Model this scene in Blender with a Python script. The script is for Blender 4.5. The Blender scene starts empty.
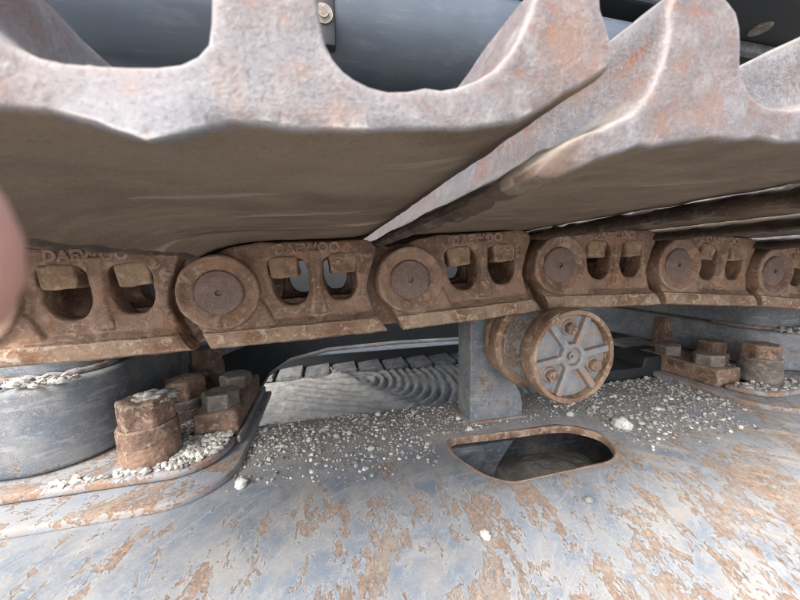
import bpy, bmesh, math, random
from mathutils import Vector, Matrix, noise
from mathutils.geometry import tessellate_polygon, delaunay_2d_cdt
R = math.radians
random.seed(7)
sc = bpy.context.scene
col = sc.collection

# ------------------------------------------------------------------ camera
cam = bpy.data.cameras.new('camera')
cam.sensor_width = 36.0
cam.lens = 36.0 * 316.0 / 800.0
cam.clip_start = 0.002
cam.clip_end = 500.0
cam.dof.use_dof = True
cam.dof.focus_distance = 0.36
cam.dof.aperture_fstop = cam.lens / 0.80
cam_o = bpy.data.objects.new('camera', cam)
col.objects.link(cam_o)
RIGHT = Vector((0.9731, -0.22967, -0.01803))
DOWN = Vector((-0.04298, -0.10412, -0.99364))
FWD = Vector((0.22633, 0.96768, -0.11119))
cam_o.matrix_world = Matrix(((RIGHT.x, -DOWN.x, -FWD.x, 0), (RIGHT.y, -DOWN.y, -FWD.y, 0), (RIGHT.z, -DOWN.z, -FWD.z, 0), (0, 0, 0, 1)))
sc.camera = cam_o

# ------------------------------------------------------------------ light
SUN_EL, SUN_AZ = R(46), R(222)          # azimuth measured clockwise from +Y
w = bpy.data.worlds.new('World')
sc.world = w
w.use_nodes = True
wn = w.node_tree.nodes
sky = wn.new('ShaderNodeTexSky')
sky.sky_type = 'NISHITA'
sky.sun_disc = False
sky.sun_elevation = SUN_EL
sky.sun_rotation = SUN_AZ
sky.air_density = 1.0
sky.dust_density = 4.0
sky.ozone_density = 0.6
wn['Background'].inputs['Strength'].default_value = 0.15
hs = wn.new('ShaderNodeHueSaturation')      # thin white cloud
hs.inputs['Saturation'].default_value = 0.45
w.node_tree.links.new(sky.outputs[0], hs.inputs['Color'])
w.node_tree.links.new(hs.outputs[0], wn['Background'].inputs['Color'])
sun = bpy.data.lights.new('sun', 'SUN')
sun.energy = 1.05
sun.angle = R(22)
sun.color = (1.0, 0.95, 0.88)
sun_o = bpy.data.objects.new('sun', sun)
col.objects.link(sun_o)
sd = Vector((math.sin(SUN_AZ) * math.cos(SUN_EL), math.cos(SUN_AZ) * math.cos(SUN_EL), math.sin(SUN_EL)))
sun_o.rotation_euler = sd.to_track_quat('Z', 'Y').to_euler()
sc.view_settings.view_transform = 'Standard'
sc.view_settings.look = 'None'
sc.view_settings.gamma = 1.0
sc.view_settings.use_curve_mapping = False
sc.view_settings.exposure = 1.82
sc.cycles.use_denoising = True
sc.cycles.filter_width = 1.1
sc.cycles.max_bounces = 6
sc.cycles.diffuse_bounces = 4


# ------------------------------------------------------------------ materials
class NT:
    def __init__(s, name):
        s.m = bpy.data.materials.new(name)
        s.m.use_nodes = True
        s.t = s.m.node_tree
        s.b = s.t.nodes['Principled BSDF']
        tc = s.t.nodes.new('ShaderNodeTexCoord')
        oi = s.t.nodes.new('ShaderNodeObjectInfo')
        mul = s.n('ShaderNodeVectorMath', operation='SCALE')
        cmb = s.n('ShaderNodeCombineXYZ')
        for i in range(3):
            s.l(oi.outputs['Random'], cmb.inputs[i])
        s.l(cmb.outputs[0], mul.inputs[0])
        mul.inputs['Scale'].default_value = 7.3
        add = s.n('ShaderNodeVectorMath', operation='ADD')
        s.l(tc.outputs['Object'], add.inputs[0])
        s.l(mul.outputs[0], add.inputs[1])
        s.co = add.outputs[0]
        s.obj = tc.outputs['Object']
        s.geo = s.t.nodes.new('ShaderNodeNewGeometry')

    def n(s, typ, **kw):
        nd = s.t.nodes.new(typ)
        for k, v in kw.items():
            setattr(nd, k, v)
        return nd

    def l(s, a, b):
        s.t.links.new(a, b)

    def scaled(s, vec, sx, sy, sz):
        m = s.n('ShaderNodeMapping')
        m.inputs['Scale'].default_value = (sx, sy, sz)
        s.l(vec, m.inputs['Vector'])
        return m.outputs[0]

    def rot(s, vec, rz, sc_=(1, 1, 1)):
        m = s.n('ShaderNodeMapping')
        m.inputs['Rotation'].default_value = (0, 0, rz)
        s.l(vec, m.inputs['Vector'])
        return s.scaled(m.outputs[0], *sc_)

    def noise(s, scale, detail=6, rough=0.6, vec=None, dist=0.0):
        nd = s.n('ShaderNodeTexNoise')
        nd.inputs['Scale'].default_value = scale
        nd.inputs['Detail'].default_value = min(detail, 5)
        nd.inputs['Roughness'].default_value = rough
        nd.inputs['Distortion'].default_value = dist
        s.l(vec or s.co, nd.inputs['Vector'])
        return nd.outputs['Fac']

    def ramp(s, fac, lo, hi, a=0.0, b=1.0):
        nd = s.n('ShaderNodeMapRange')
        nd.clamp = True
        for i, v in zip(range(1, 5), (lo, hi, a, b)):
            nd.inputs[i].default_value = v
        s.l(fac, nd.inputs[0])
        return nd.outputs[0]

    def math(s, op, a, b=None):
        nd = s.n('ShaderNodeMath', operation=op)
        for i, v in enumerate((a, b)):
            if v is None:
                continue
            if isinstance(v, (int, float)):
                nd.inputs[i].default_value = v
            else:
                s.l(v, nd.inputs[i])
        return nd.outputs[0]

    def mix(s, fac, a, b):
        nd = s.n('ShaderNodeMix', data_type='RGBA')
        for i, v in ((0, fac), (6, a), (7, b)):
            if isinstance(v, (int, float)):
                nd.inputs[i].default_value = v
            elif isinstance(v, tuple):
                nd.inputs[i].default_value = (*v, 1)
            else:
                s.l(v, nd.inputs[i])
        return nd.outputs[2]

    def edge(s, radius, lo=0.90, hi=0.995):
        """1 on convex/concave edges, 0 on flats."""
        bv = s.n('ShaderNodeBevel')
        bv.samples = 2
        bv.inputs['Radius'].default_value = radius
        d = s.n('ShaderNodeVectorMath', operation='DOT_PRODUCT')
        s.l(bv.outputs[0], d.inputs[0])
        s.l(s.geo.outputs['Normal'], d.inputs[1])
        return s.ramp(d.outputs['Value'], lo, hi, 1.0, 0.0)

    def upward(s, lo=0.55, hi=0.95):
        sp = s.n('ShaderNodeSeparateXYZ')
        s.l(s.geo.outputs['Normal'], sp.inputs[0])
        return s.ramp(sp.outputs['Z'], lo, hi)

    def sep(s, vec):
        sp = s.n('ShaderNodeSeparateXYZ')
        s.l(vec, sp.inputs[0])
        return sp.outputs

    def finish(s, colr, rough, metal=0.0, bumps=(), spec=0.5):
        if isinstance(colr, tuple):
            s.b.inputs['Base Color'].default_value = (*colr, 1)
        else:
            s.l(colr, s.b.inputs['Base Color'])
        for nm, v in (('Roughness', rough), ('Metallic', metal)):
            if isinstance(v, (int, float)):
                s.b.inputs[nm].default_value = v
            else:
                s.l(v, s.b.inputs[nm])
        s.b.inputs['Specular IOR Level'].default_value = spec
        prev = None
        for h, strength, dist in bumps:
            b = s.n('ShaderNodeBump')
            b.inputs['Strength'].default_value = strength
            b.inputs['Distance'].default_value = dist
            s.l(h, b.inputs['Height'])
            if prev:
                s.l(prev, b.inputs['Normal'])
            prev = b.outputs[0]
        if prev:
            s.l(prev, s.b.inputs['Normal'])
        return s.m


def rust_mat(name, dark, mid, light, dust=(0.33, 0.28, 0.23), dust_amt=0.6, metal=0.25, rough=0.62, edge_col=None, edge_r=0.002, fine=220, spec=0.4, bloom=None):
    t = NT(name)
    a = t.noise(22, 8, 0.65)
    b = t.noise(95, 8, 0.7, dist=0.6)
    c = t.noise(fine * 2.2, 5, 0.75)
    colr = t.mix(t.ramp(a, 0.42, 0.58), dark, mid)
    colr = t.mix(t.ramp(b, 0.53, 0.62), colr, light)
    colr = t.mix(t.ramp(c, 0.42, 0.32, 0, 0.6), colr, tuple(x * 0.55 for x in dark))
    colr = t.mix(t.ramp(c, 0.58, 0.66, 0, 0.8), colr, dust)
    if bloom:
        colr = t.mix(t.math('MULTIPLY', t.ramp(t.noise(30, 4, 0.6), 0.55, 0.70, 0, 0.8), t.ramp(b, 0.35, 0.6)), colr, bloom)
    if edge_col:
        e = t.math('MULTIPLY', t.edge(edge_r), t.ramp(b, 0.30, 0.55, 0.15, 1.0))
        colr = t.mix(e, colr, edge_col)
    up = t.math('MULTIPLY', t.upward(), t.ramp(t.noise(60, 6, 0.7), 0.40, 0.58, 0, dust_amt))
    colr = t.mix(up, colr, dust)
    r = t.ramp(b, 0.3, 0.7, rough - 0.12, rough + 0.2)
    return t.finish(colr, r, metal, ((a, 0.5, 0.004), (b, 0.8, 0.0020), (c, 0.8, 0.0007)), spec)


M_LINK = rust_mat('rusty_cast_steel', (0.150, 0.088, 0.061), (0.275, 0.170, 0.120), (0.36, 0.245, 0.18), metal=0.12, rough=0.52, edge_col=(0.45, 0.33, 0.255), edge_r=0.003, dust_amt=0.5, bloom=(0.33, 0.155, 0.07))
M_PIN = rust_mat('dull_brown_steel', (0.15, 0.105, 0.09), (0.195, 0.137, 0.117), (0.24, 0.17, 0.145), metal=0.35, rough=0.5)
M_RAIL = rust_mat('worn_rail_steel', (0.19, 0.100, 0.058), (0.31, 0.215, 0.150), (0.43, 0.35, 0.275), metal=0.3, rough=0.48, fine=160, edge_col=(0.45, 0.33, 0.23), edge_r=0.004)
M_NUT = rust_mat('crusted_nut_steel', (0.19, 0.115, 0.075), (0.33, 0.22, 0.145), (0.43, 0.32, 0.23), metal=0.1, rough=0.8, edge_col=(0.4, 0.28, 0.19))
M_BOLT = rust_mat('rusty_bolt_steel', (0.12, 0.074, 0.055), (0.24, 0.150, 0.108), (0.35, 0.255, 0.195), metal=0.15, rough=0.65, edge_col=(0.42, 0.29, 0.2), edge_r=0.003)
M_GREYBOLT = rust_mat('grey_bolt_steel', (0.12, 0.10, 0.09), (0.20, 0.18, 0.165), (0.27, 0.22, 0.18), metal=0.25, rough=0.55, edge_col=(0.40, 0.36, 0.32), edge_r=0.003)
M_RFLANGE = rust_mat('rusty_flange_steel', (0.18, 0.098, 0.062), (0.32, 0.215, 0.15), (0.42, 0.335, 0.26), metal=0.3, rough=0.5, edge_col=(0.42, 0.3, 0.2))


def shoe_steel():
    t = NT('worn_shoe_steel')
    a = t.noise(18, 8, 0.6)
    b = t.noise(110, 8, 0.75, dist=0.4)
    c = t.noise(900, 5, 0.75)
    colr = t.mix(t.ramp(a, 0.40, 0.60), (0.150, 0.125, 0.124), (0.172, 0.172, 0.188))
    colr = t.mix(t.ramp(b, 0.50, 0.70, 0, 0.7), colr, (0.26, 0.255, 0.265))
    colr = t.mix(t.ramp(c, 0.46, 0.36, 0, 0.6), colr, (0.085, 0.058, 0.05))
    colr = t.mix(t.math('MULTIPLY', t.ramp(b, 0.46, 0.34, 0, 1), t.ramp(a, 0.55, 0.42)), colr, (0.19, 0.095, 0.065))
    colr = t.mix(t.ramp(t.noise(28, 5, 0.7), 0.54, 0.68, 0, 0.6), colr, (0.22, 0.125, 0.085))
    colr = t.mix(t.ramp(c, 0.57, 0.65, 0, 0.35), colr, (0.34, 0.33, 0.325))
    e = t.edge(0.0022, 0.90, 0.99)
    colr = t.mix(t.math('MULTIPLY', e, 0.5), colr, (0.46, 0.45, 0.44))
    ox = t.math('ADD', t.sep(t.obj)[0], t.ramp(b, 0.3, 0.7, -0.006, 0.006))
    colr = t.mix(t.ramp(ox, 0.024, 0.008, 0, 0.9), colr, (0.105, 0.068, 0.05))
    up = t.math('MULTIPLY', t.upward(0.5, 0.9), t.ramp(t.noise(50, 6, 0.7), 0.40, 0.55, 0.2, 0.95))
    colr = t.mix(up, colr, (0.34, 0.31, 0.27))
    return t.finish(colr, t.ramp(b, 0.3, 0.7, 0.48, 0.72), t.ramp(a, 0.35, 0.65, 0.1, 0.3), ((a, 0.3, 0.004), (b, 0.65, 0.0013), (c, 0.8, 0.0004)))


def shoe_mud():
    t = NT('mud_stained_steel')
    v = t.scaled(t.co, 1.0, 0.22, 1.0)
    v2 = t.scaled(t.co, 0.25, 1.0, 1.0)
    a = t.noise(14, 7, 0.6)
    b = t.noise(70, 7, 0.7, vec=v2)
    c = t.noise(700, 5, 0.75)
    d = t.noise(9, 4, 0.55, vec=v2)
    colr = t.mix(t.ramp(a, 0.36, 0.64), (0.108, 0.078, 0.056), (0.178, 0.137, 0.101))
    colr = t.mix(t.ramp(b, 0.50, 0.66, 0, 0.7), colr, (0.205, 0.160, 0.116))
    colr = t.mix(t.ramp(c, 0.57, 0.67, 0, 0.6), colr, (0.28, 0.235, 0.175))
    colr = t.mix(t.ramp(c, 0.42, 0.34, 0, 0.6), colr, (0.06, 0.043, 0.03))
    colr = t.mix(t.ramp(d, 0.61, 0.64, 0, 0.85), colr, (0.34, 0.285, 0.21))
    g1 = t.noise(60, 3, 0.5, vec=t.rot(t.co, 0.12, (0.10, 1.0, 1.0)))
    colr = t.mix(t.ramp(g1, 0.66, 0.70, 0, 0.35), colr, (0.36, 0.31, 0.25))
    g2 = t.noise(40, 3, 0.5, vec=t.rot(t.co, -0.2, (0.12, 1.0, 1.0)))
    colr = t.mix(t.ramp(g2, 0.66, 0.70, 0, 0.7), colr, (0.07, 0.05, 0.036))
    colr = t.mix(t.ramp(t.noise(26, 6, 0.65), 0.63, 0.70, 0, 0.6), colr, (0.22, 0.115, 0.05))
    e = t.edge(0.003, 0.88, 0.99)
    colr = t.mix(t.math('MULTIPLY', e, 0.5), colr, (0.36, 0.31, 0.26))
    return t.finish(colr, t.ramp(b, 0.3, 0.7, 0.65, 0.9), 0.0, ((a, 0.4, 0.006), (b, 0.7, 0.0018), (c, 0.7, 0.0006)), 0.3)


M_SHOE = shoe_steel()
M_MUD = shoe_mud()
M_LIP_DARK = rust_mat('dark_lip_brown', (0.035, 0.024, 0.017), (0.075, 0.052, 0.036), (0.12, 0.085, 0.06), dust=(0.16, 0.12, 0.09), metal=0.0, rough=0.8)


def paint_mat(name, base=(0.150, 0.182, 0.228), rust_lo=0.57, rust_hi=0.60, scuff=0.5, dust=0.9, rough=0.58, streak=0.0, dirt_zone=False, bevel=0.004):
    t = NT(name)
    a = t.noise(9, 6, 0.6)
    b = t.noise(46, 9, 0.72, dist=0.3)
    c = t.noise(650, 5, 0.75)
    colr = t.mix(t.ramp(a, 0.38, 0.62), tuple(x * 0.86 for x in base), tuple(x * 1.14 for x in base))
    # chalky scuffs and fine scratches
    sv = t.rot(t.co, 0.7, (1.0, 0.10, 1.0))
    s1 = t.noise(150, 5, 0.65, vec=sv)
    s2 = t.noise(120, 5, 0.65, vec=t.rot(t.co, -0.5, (0.12, 1.0, 1.0)))
    sc_ = t.math('MAXIMUM', t.ramp(s1, 0.57, 0.64, 0, scuff), t.ramp(s2, 0.58, 0.65, 0, scuff))
    s3 = t.noise(75, 5, 0.65, vec=t.scaled(t.co, 0.16, 0.16, 1.6))
    sc_ = t.math('MAXIMUM', sc_, t.ramp(s3, 0.60, 0.65, 0, scuff * 1.3))
    colr = t.mix(sc_, colr, (0.29, 0.32, 0.36))
    colr = t.mix(t.ramp(c, 0.57, 0.67, 0, 0.7), colr, (0.36, 0.365, 0.375))
    colr = t.mix(t.ramp(c, 0.42, 0.33, 0, 0.6), colr, tuple(x * 0.45 for x in base))
    # dusty film
    df = t.ramp(t.noise(20, 7, 0.7), 0.46, 0.66, 0, 0.5)
    colr = t.mix(df, colr, (0.29, 0.285, 0.28))
    tn = t.noise(13, 5, 0.75, dist=0.5)
    colr = t.mix(t.ramp(tn, 0.48, 0.66, 0, 0.6), colr, (0.33, 0.305, 0.27))
    # flaked rust
    rv = t.rot(t.co, 0.10, (1.0, 0.5, 1.0)) if streak else t.co
    rn = t.math('ADD', t.math('MULTIPLY', t.noise(33, 5, 0.70, vec=rv, dist=0.3), 0.64), t.math('MULTIPLY', t.noise(170, 5, 0.72, vec=rv, dist=0.8), 0.36))
    if dirt_zone:
        px, py, pz = t.sep(t.obj)[0:3]
        bias = t.math('ADD', t.ramp(py, 0.38, 0.26, -0.015, 0.034), t.ramp(px, -0.15, 0.15, -0.02, 0.0))
        rn = t.math('ADD', rn, bias)
    rust = t.ramp(rn, rust_lo, rust_hi)
    rr = t.noise(260, 5, 0.78, dist=0.5)
    rc = t.mix(t.ramp(rr, 0.38, 0.62), (0.145, 0.097, 0.074), (0.29, 0.215, 0.168))
    rc = t.mix(t.ramp(rr, 0.60, 0.68), rc, (0.47, 0.36, 0.28))
    colr = t.mix(rust, colr, rc)
    rim = t.math('MULTIPLY', t.ramp(rn, rust_lo - 0.025, rust_lo), t.ramp(rn, rust_hi, rust_lo))
    colr = t.mix(t.math('MULTIPLY', rim, 0.55), colr, (0.46, 0.45, 0.44))
    hgt = t.math('SUBTRACT', 1.0, rust)
    # worn edges
    if bevel:
        e = t.math('MULTIPLY', t.edge(bevel, 0.86, 0.99), t.ramp(b, 0.38, 0.52))
        colr = t.mix(e, colr, (0.30, 0.18, 0.115))
    if streak:
        st = t.noise(60, 6, 0.65, vec=t.rot(t.obj, 0.62, (0.18, 1.0, 1.0)))
        px = t.sep(t.obj)[0]
        st = t.math('MULTIPLY', t.ramp(st, 0.52, 0.66, 0, streak), t.ramp(px, 0.28, 0.48))
        colr = t.mix(st, colr, (0.43, 0.35, 0.28))
    if dirt_zone:
        py = t.sep(t.obj)[1]
        dz = t.math('ADD', py, t.ramp(t.noise(24, 7, 0.7), 0.3, 0.7, -0.05, 0.05))
        dm = t.ramp(dz, 0.350, 0.42, 0, 0.95)
        dc = t.mix(t.ramp(c, 0.4, 0.62), (0.155, 0.152, 0.148), (0.37, 0.36, 0.34))
        colr = t.mix(dm, colr, dc)
    up = t.math('MULTIPLY', t.upward(0.7, 0.97), t.ramp(t.noise(34, 7, 0.75), 0.44, 0.62, 0, dust * 0.5))
    colr = t.mix(up, colr, (0.31, 0.30, 0.28))
    ro = t.math('ADD', t.ramp(b, 0.3, 0.7, rough - 0.08, rough + 0.15), t.math('MULTIPLY', rust, 0.25))
    return t.finish(colr, ro, 0.0, ((a, 0.15, 0.006), (hgt, 0.9, 0.0010), (rr, 0.5, 0.0010), (c, 0.5, 0.0004)), 0.5)


M_FRAME = paint_mat('scuffed_grey_blue_paint', streak=0.85, dirt_zone=True, bevel=0, rust_lo=0.540, rust_hi=0.556)
M_PAINT = paint_mat('grey_blue_paint', base=(0.125, 0.145, 0.175), rust_lo=0.585, rust_hi=0.60, scuff=0.55)
M_FOOT = paint_mat('chipped_foot_paint', base=(0.20, 0.230, 0.275), rust_lo=0.505, rust_hi=0.525, bevel=0.008)
M_ROLLP = paint_mat('roller_grey_paint', base=(0.20, 0.205, 0.215), rust_lo=0.49, rust_hi=0.53)
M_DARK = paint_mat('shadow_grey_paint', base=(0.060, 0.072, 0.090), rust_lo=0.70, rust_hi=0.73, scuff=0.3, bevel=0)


def tube_paint():
    t = NT('smooth_tube_paint')
    a = t.noise(5, 4, 0.55)
    b = t.noise(160, 5, 0.7, vec=t.rot(t.co, 0.0, (0.05, 1.0, 1.0)))
    c = t.noise(30, 5, 0.7, vec=t.scaled(t.co, 0.3, 1, 1))
    colr = t.mix(t.ramp(a, 0.35, 0.65), (0.040, 0.052, 0.072), (0.055, 0.070, 0.092))
    colr = t.mix(t.ramp(b, 0.60, 0.70, 0, 0.3), colr, (0.16, 0.175, 0.19))
    colr = t.mix(t.ramp(c, 0.55, 0.75, 0, 0.3), colr, (0.15, 0.155, 0.16))
    return t.finish(colr, t.ramp(c, 0.3, 0.7, 0.28, 0.42), 0.0, ((a, 0.1, 0.01),))


M_TUBE = tube_paint()


def simple(name, c, rough=0.7, var=0.2, scale=40, bump=0.3, metal=0.0):
    t = NT(name)
    a = t.noise(scale, 7, 0.65)
    colr = t.mix(t.ramp(a, 0.3, 0.7), tuple(x * (1 - var) for x in c), tuple(min(1, x * (1 + var)) for x in c))
    return t.finish(colr, rough, metal, ((a, bump, 0.002),))


M_BLACK = simple('flat_black', (0.012, 0.014, 0.017), 0.6)


def stone_mat():
    t = NT('crushed_stone')
    rp = t.geo.outputs['Random Per Island']
    a = t.noise(300, 5, 0.6)
    colr = t.mix(t.math('POWER', rp, 1.25), (0.17, 0.165, 0.155), (0.66, 0.645, 0.605))
    colr = t.mix(t.ramp(a, 0.45, 0.7, 0, 0.5), colr, (0.16, 0.15, 0.14))
    return t.finish(colr, 0.85, 0.0, ((a, 0.5, 0.0006),), 0.3)


def soil_mat(name, c1, c2, scale):
    t = NT(name)
    a = t.noise(scale, 9, 0.7)
    b = t.noise(scale * 7, 6, 0.7)
    colr = t.mix(t.ramp(a, 0.35, 0.65), c1, c2)
    colr = t.mix(t.ramp(b, 0.58, 0.74, 0, 0.6), colr, tuple(x * 1.4 for x in c2))
    colr = t.mix(t.ramp(b, 0.42, 0.32, 0, 0.6), colr, tuple(x * 0.5 for x in c1))
    return t.finish(colr, 0.92, 0.0, ((a, 0.5, 0.012), (b, 0.6, 0.004)), 0.2)


M_STONE = stone_mat()
M_SOIL = soil_mat('grey_soil', (0.20, 0.198, 0.188), (0.31, 0.305, 0.29), 22)
M_DUST = soil_mat('settled_dirt', (0.15, 0.145, 0.135), (0.30, 0.29, 0.27), 60)


# ------------------------------------------------------------------ helpers
def tag(o, label=None, cat=None, group=None, kind=None):
    for k, v in (('label', label), ('category', cat), ('group', group), ('kind', kind)):
        if v:
            o[k] = v
    return o


def empty(name, loc=(0, 0, 0)):
    o = bpy.data.objects.new(name, None)
    o.empty_display_size = 0.05
    o.location = loc
    col.objects.link(o)
    return o


def link(name, me, parent=None, mat=None, smooth=None, loc=None):
    if mat is not None:
        if len(me.materials):
            me.materials.clear()
        for m in (mat if isinstance(mat, (list, tuple)) else [mat]):
            me.materials.append(m)
    if smooth is not None:
        for p in me.polygons:
            p.use_smooth = True
        if smooth < 180:
            me.set_sharp_from_angle(angle=R(smooth))
    o = bpy.data.objects.new(name, me)
    col.objects.link(o)
    if parent:
        o.parent = parent
    if loc:
        o.location = loc
    return o


def bm_mesh(bm, name='mesh'):
    bmesh.ops.recalc_face_normals(bm, faces=bm.faces)
    me = bpy.data.meshes.new(name)
    bm.to_mesh(me)
    bm.free()
    return me


def outline(polys, half, bevel=0.0, plane='XZ', res=2):
    """filled 2D outline(s), holes as further polygons, extruded +-half -> mesh. plane XZ: thickness along Y."""
    cu = bpy.data.curves.new('outline', 'CURVE')
    cu.dimensions = '2D'
    cu.fill_mode = 'BOTH'
    cu.extrude = max(half - bevel, 0.0)
    cu.bevel_depth = bevel
    cu.bevel_resolution = res
    cu.offset = -bevel
    for p in polys:
        sp = cu.splines.new('POLY')
        sp.points.add(len(p) - 1)
        for i, q in enumerate(p):
            sp.points[i].co = (q[0], q[1], 0, 1)
        sp.use_cyclic_u = True
    o = bpy.data.objects.new('outline', cu)
    col.objects.link(o)
    dg = bpy.context.evaluated_depsgraph_get()
    me = bpy.data.meshes.new_from_object(o.evaluated_get(dg))
    bpy.data.objects.remove(o)
    if plane == 'XZ':
        me.transform(Matrix.Rotation(R(90), 4, 'X'))
    bm = bmesh.new()
    bm.from_mesh(me)
    bmesh.ops.remove_doubles(bm, verts=bm.verts, dist=1e-5)
    return bm_mesh(bm)


def fillet(pts, r, n=4):
    """round every corner of a polygon; r a number or a list."""
    out = []
    N = len(pts)
    for i in range(N):
        p0, p, p1 = Vector(pts[i - 1]), Vector(pts[i]), Vector(pts[(i + 1) % N])
        rr = r[i] if isinstance(r, (list, tuple)) else r
        a, b = (p0 - p), (p1 - p)
        d = min(rr, a.length * 0.48, b.length * 0.48)
        if d < 1e-6:
            out.append(tuple(p))
            continue
        s, e = p + a.normalized() * d, p + b.normalized() * d
        for k in range(n + 1):
            t = k / n
            q = s.lerp(p, t).lerp(p.lerp(e, t), t)
            out.append(tuple(q))
    return out


def lathe(prof, axis='Y', seg=48):
    """prof = [(radius, position along the axis)], closed at both ends when radius 0."""
    bm = bmesh.new()
    rings = []
    for r, h in prof:
        if r < 1e-6:
            rings.append([bm.verts.new((0, h, 0) if axis == 'Y' else (0, 0, h))])
        else:
            ring = []
            for k in range(seg):
                a = 2 * math.pi * k / seg
                c, s_ = r * math.cos(a), r * math.sin(a)
                ring.append(bm.verts.new((c, h, s_) if axis == 'Y' else (c, s_, h)))
            rings.append(ring)
    for A, B in zip(rings, rings[1:]):
        for k in range(seg):
            k2 = (k + 1) % seg
            if len(A) == 1 and len(B) == 1:
                continue
            if len(A) == 1:
                bm.faces.new((A[0], B[k], B[k2]))
            elif len(B) == 1:
                bm.faces.new((A[k], A[k2], B[0]))
            else:
                bm.faces.new((A[k], A[k2], B[k2], B[k]))
    return bm_mesh(bm)


def box(x0, x1, y0, y1, z0, z1, bev=0.0, seg=2):
    bm = bmesh.new()
    bmesh.ops.create_cube(bm, size=1.0)
    for v in bm.verts:
        v.co = Vector(((x0 + x1) / 2 + v.co.x * (x1 - x0), (y0 + y1) / 2 + v.co.y * (y1 - y0), (z0 + z1) / 2 + v.co.z * (z1 - z0)))
    if bev:
        bmesh.ops.bevel(bm, geom=list(bm.edges), offset=bev, segments=seg, affect='EDGES', profile=0.5)
    return bm_mesh(bm)


def join(*meshes):
    bm = bmesh.new()
    for me in meshes:
        bm.from_mesh(me)
        bpy.data.meshes.remove(me)
    me = bpy.data.meshes.new('mesh')
    bm.to_mesh(me)
    bm.free()
    return me


def fuse(me, voxel, smooth_iter=6, fac=0.5):
    """weld overlapping closed solids into one cast-looking skin."""
    o = bpy.data.objects.new('tmp', me)
    col.objects.link(o)
    m = o.modifiers.new('r', 'REMESH')
    m.mode = 'VOXEL'
    m.voxel_size = voxel
    s = o.modifiers.new('s', 'SMOOTH')
    s.iterations = smooth_iter
    s.factor = fac
    dg = bpy.context.evaluated_depsgraph_get()
    out = bpy.data.meshes.new_from_object(o.evaluated_get(dg))
    bpy.data.objects.remove(o)
    bpy.data.meshes.remove(me)
    return out


def roughen(me, amp, freq, seed=0.0, amp2=0.0, freq2=0.0):
    off = Vector((seed, seed * 1.7, -seed))
    nrm = [v.normal.copy() for v in me.vertices]
    for v, n in zip(me.vertices, nrm):
        d = noise.noise(v.co * freq + off) * amp
        if amp2:
            d += noise.noise(v.co * freq2 + off) * amp2
        v.co += n * d
    return me


def hexhead(r, h, z0=0.0, dome=0.002, turn=0.0):
    bm = bmesh.new()
    def ring(rr, z, seg=6, tw=0.0):
        return [bm.verts.new((rr * math.cos(2 * math.pi * k / seg + turn + tw), rr * math.sin(2 * math.pi * k / seg + turn + tw), z)) for k in range(seg)]
    A = ring(r, z0)
    B = ring(r, z0 + h - 0.0035)
    C = ring(r * 0.955, z0 + h - 0.001)
    D = ring(r * 0.86, z0 + h)
    bm.faces.new(list(reversed(A)))
    for P, Q in ((A, B), (B, C), (C, D)):
        for k in range(6):
            bm.faces.new((P[k], P[(k + 1) % 6], Q[(k + 1) % 6], Q[k]))
    top = bm.verts.new((0, 0, z0 + h + dome * 0.3))
    for k in range(6):
        bm.faces.new((D[k], D[(k + 1) % 6], top))
    bmesh.ops.bevel(bm, geom=[e for e in bm.edges if abs(e.verts[0].co.z - e.verts[1].co.z) > h * 0.5], offset=0.0016, segments=2, affect='EDGES')
    return bm_mesh(bm)


# ------------------------------------------------------------------ setting: ground
GZ = -0.85


def build_ground():
    xs = [-60, -20, -8, -4, -2.2] + [-1.5 + 0.009 * i for i in range(389)] + [2.6, 4, 8, 20, 60]
    ys = [-60, -20, -8, -3, -1, 0.2] + [0.9 + 0.009 * i for i in range(236)] + [3.4, 4.2, 6, 10, 20, 60]
    vs, fs = [], []
    for y in ys:
        for x in xs:
            z = GZ
            if -1.5 <= x <= 2.0 and 0.9 <= y <= 3.02:
                p = Vector((x, y, 0))
                z += 0.018 * noise.noise(p * 3.1) + 0.009 * noise.noise(p * 11) + 0.004 * noise.noise(p * 31) + 0.003 * noise.noise(p * 73)
                # churned furrows: a straight fan at the left, curved slip marks at the right
                bx = 0.30 + (2.0 - y) * 0.55
                t = max(0.0, min(1.0, (x - bx) / 0.10 + 0.5))
                fan = math.sin((y * 0.9 + x * 0.42) * 72 + 3.0 * noise.noise(p * 2.3)) * 0.010 * max(0.0, min(1, (x + 0.35) / 0.6))
                r = math.hypot(x - 0.25, (y - 2.25) * 0.9)
                arc = math.sin(r * 100 + 3.5 * noise.noise(p * 2.6)) * 0.016 * (0.6 + 0.8 * noise.noise(p * 4 + Vector((9, 0, 0))))
                z += fan * (1 - t) + arc * t
                z += 0.03 * math.exp(-((x - bx) / 0.06) ** 2)
                ed = min(1.0, (x + 1.5) / 0.3, (2.0 - x) / 0.3, (y - 0.9) / 0.2, (3.02 - y) / 0.2)
                z = GZ + (z - GZ) * max(0.0, ed)
            vs.append((x, y, z))
    W = len(xs)
    for j in range(len(ys) - 1):
        for i in range(W - 1):
            a = j * W + i
            fs.append((a, a + 1, a + 1 + W, a + W))
    me = bpy.data.meshes.new('ground')
    me.from_pydata(vs, [], fs)
    o = link('ground', me, mat=M_SOIL, smooth=180)
    tag(o, kind='structure')


build_ground()

# ------------------------------------------------------------------ crawler track (upper run)
PINS = [(-0.3052, -0.0290), (-0.1052, -0.0249), (0.0947, -0.0176), (0.2938, -0.0042), (0.4910, -0.0070), (0.6870, -0.0205), (0.8830, -0.0400), (1.0790, -0.0640)]
FACE = 0.346

track = empty('crawler_track', (-0.1052, FACE, -0.08))
tag(track, 'rusty crawler track upper run of links and grouser shoes above the roller', 'crawler track')
TO = Vector(track.location)


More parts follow.
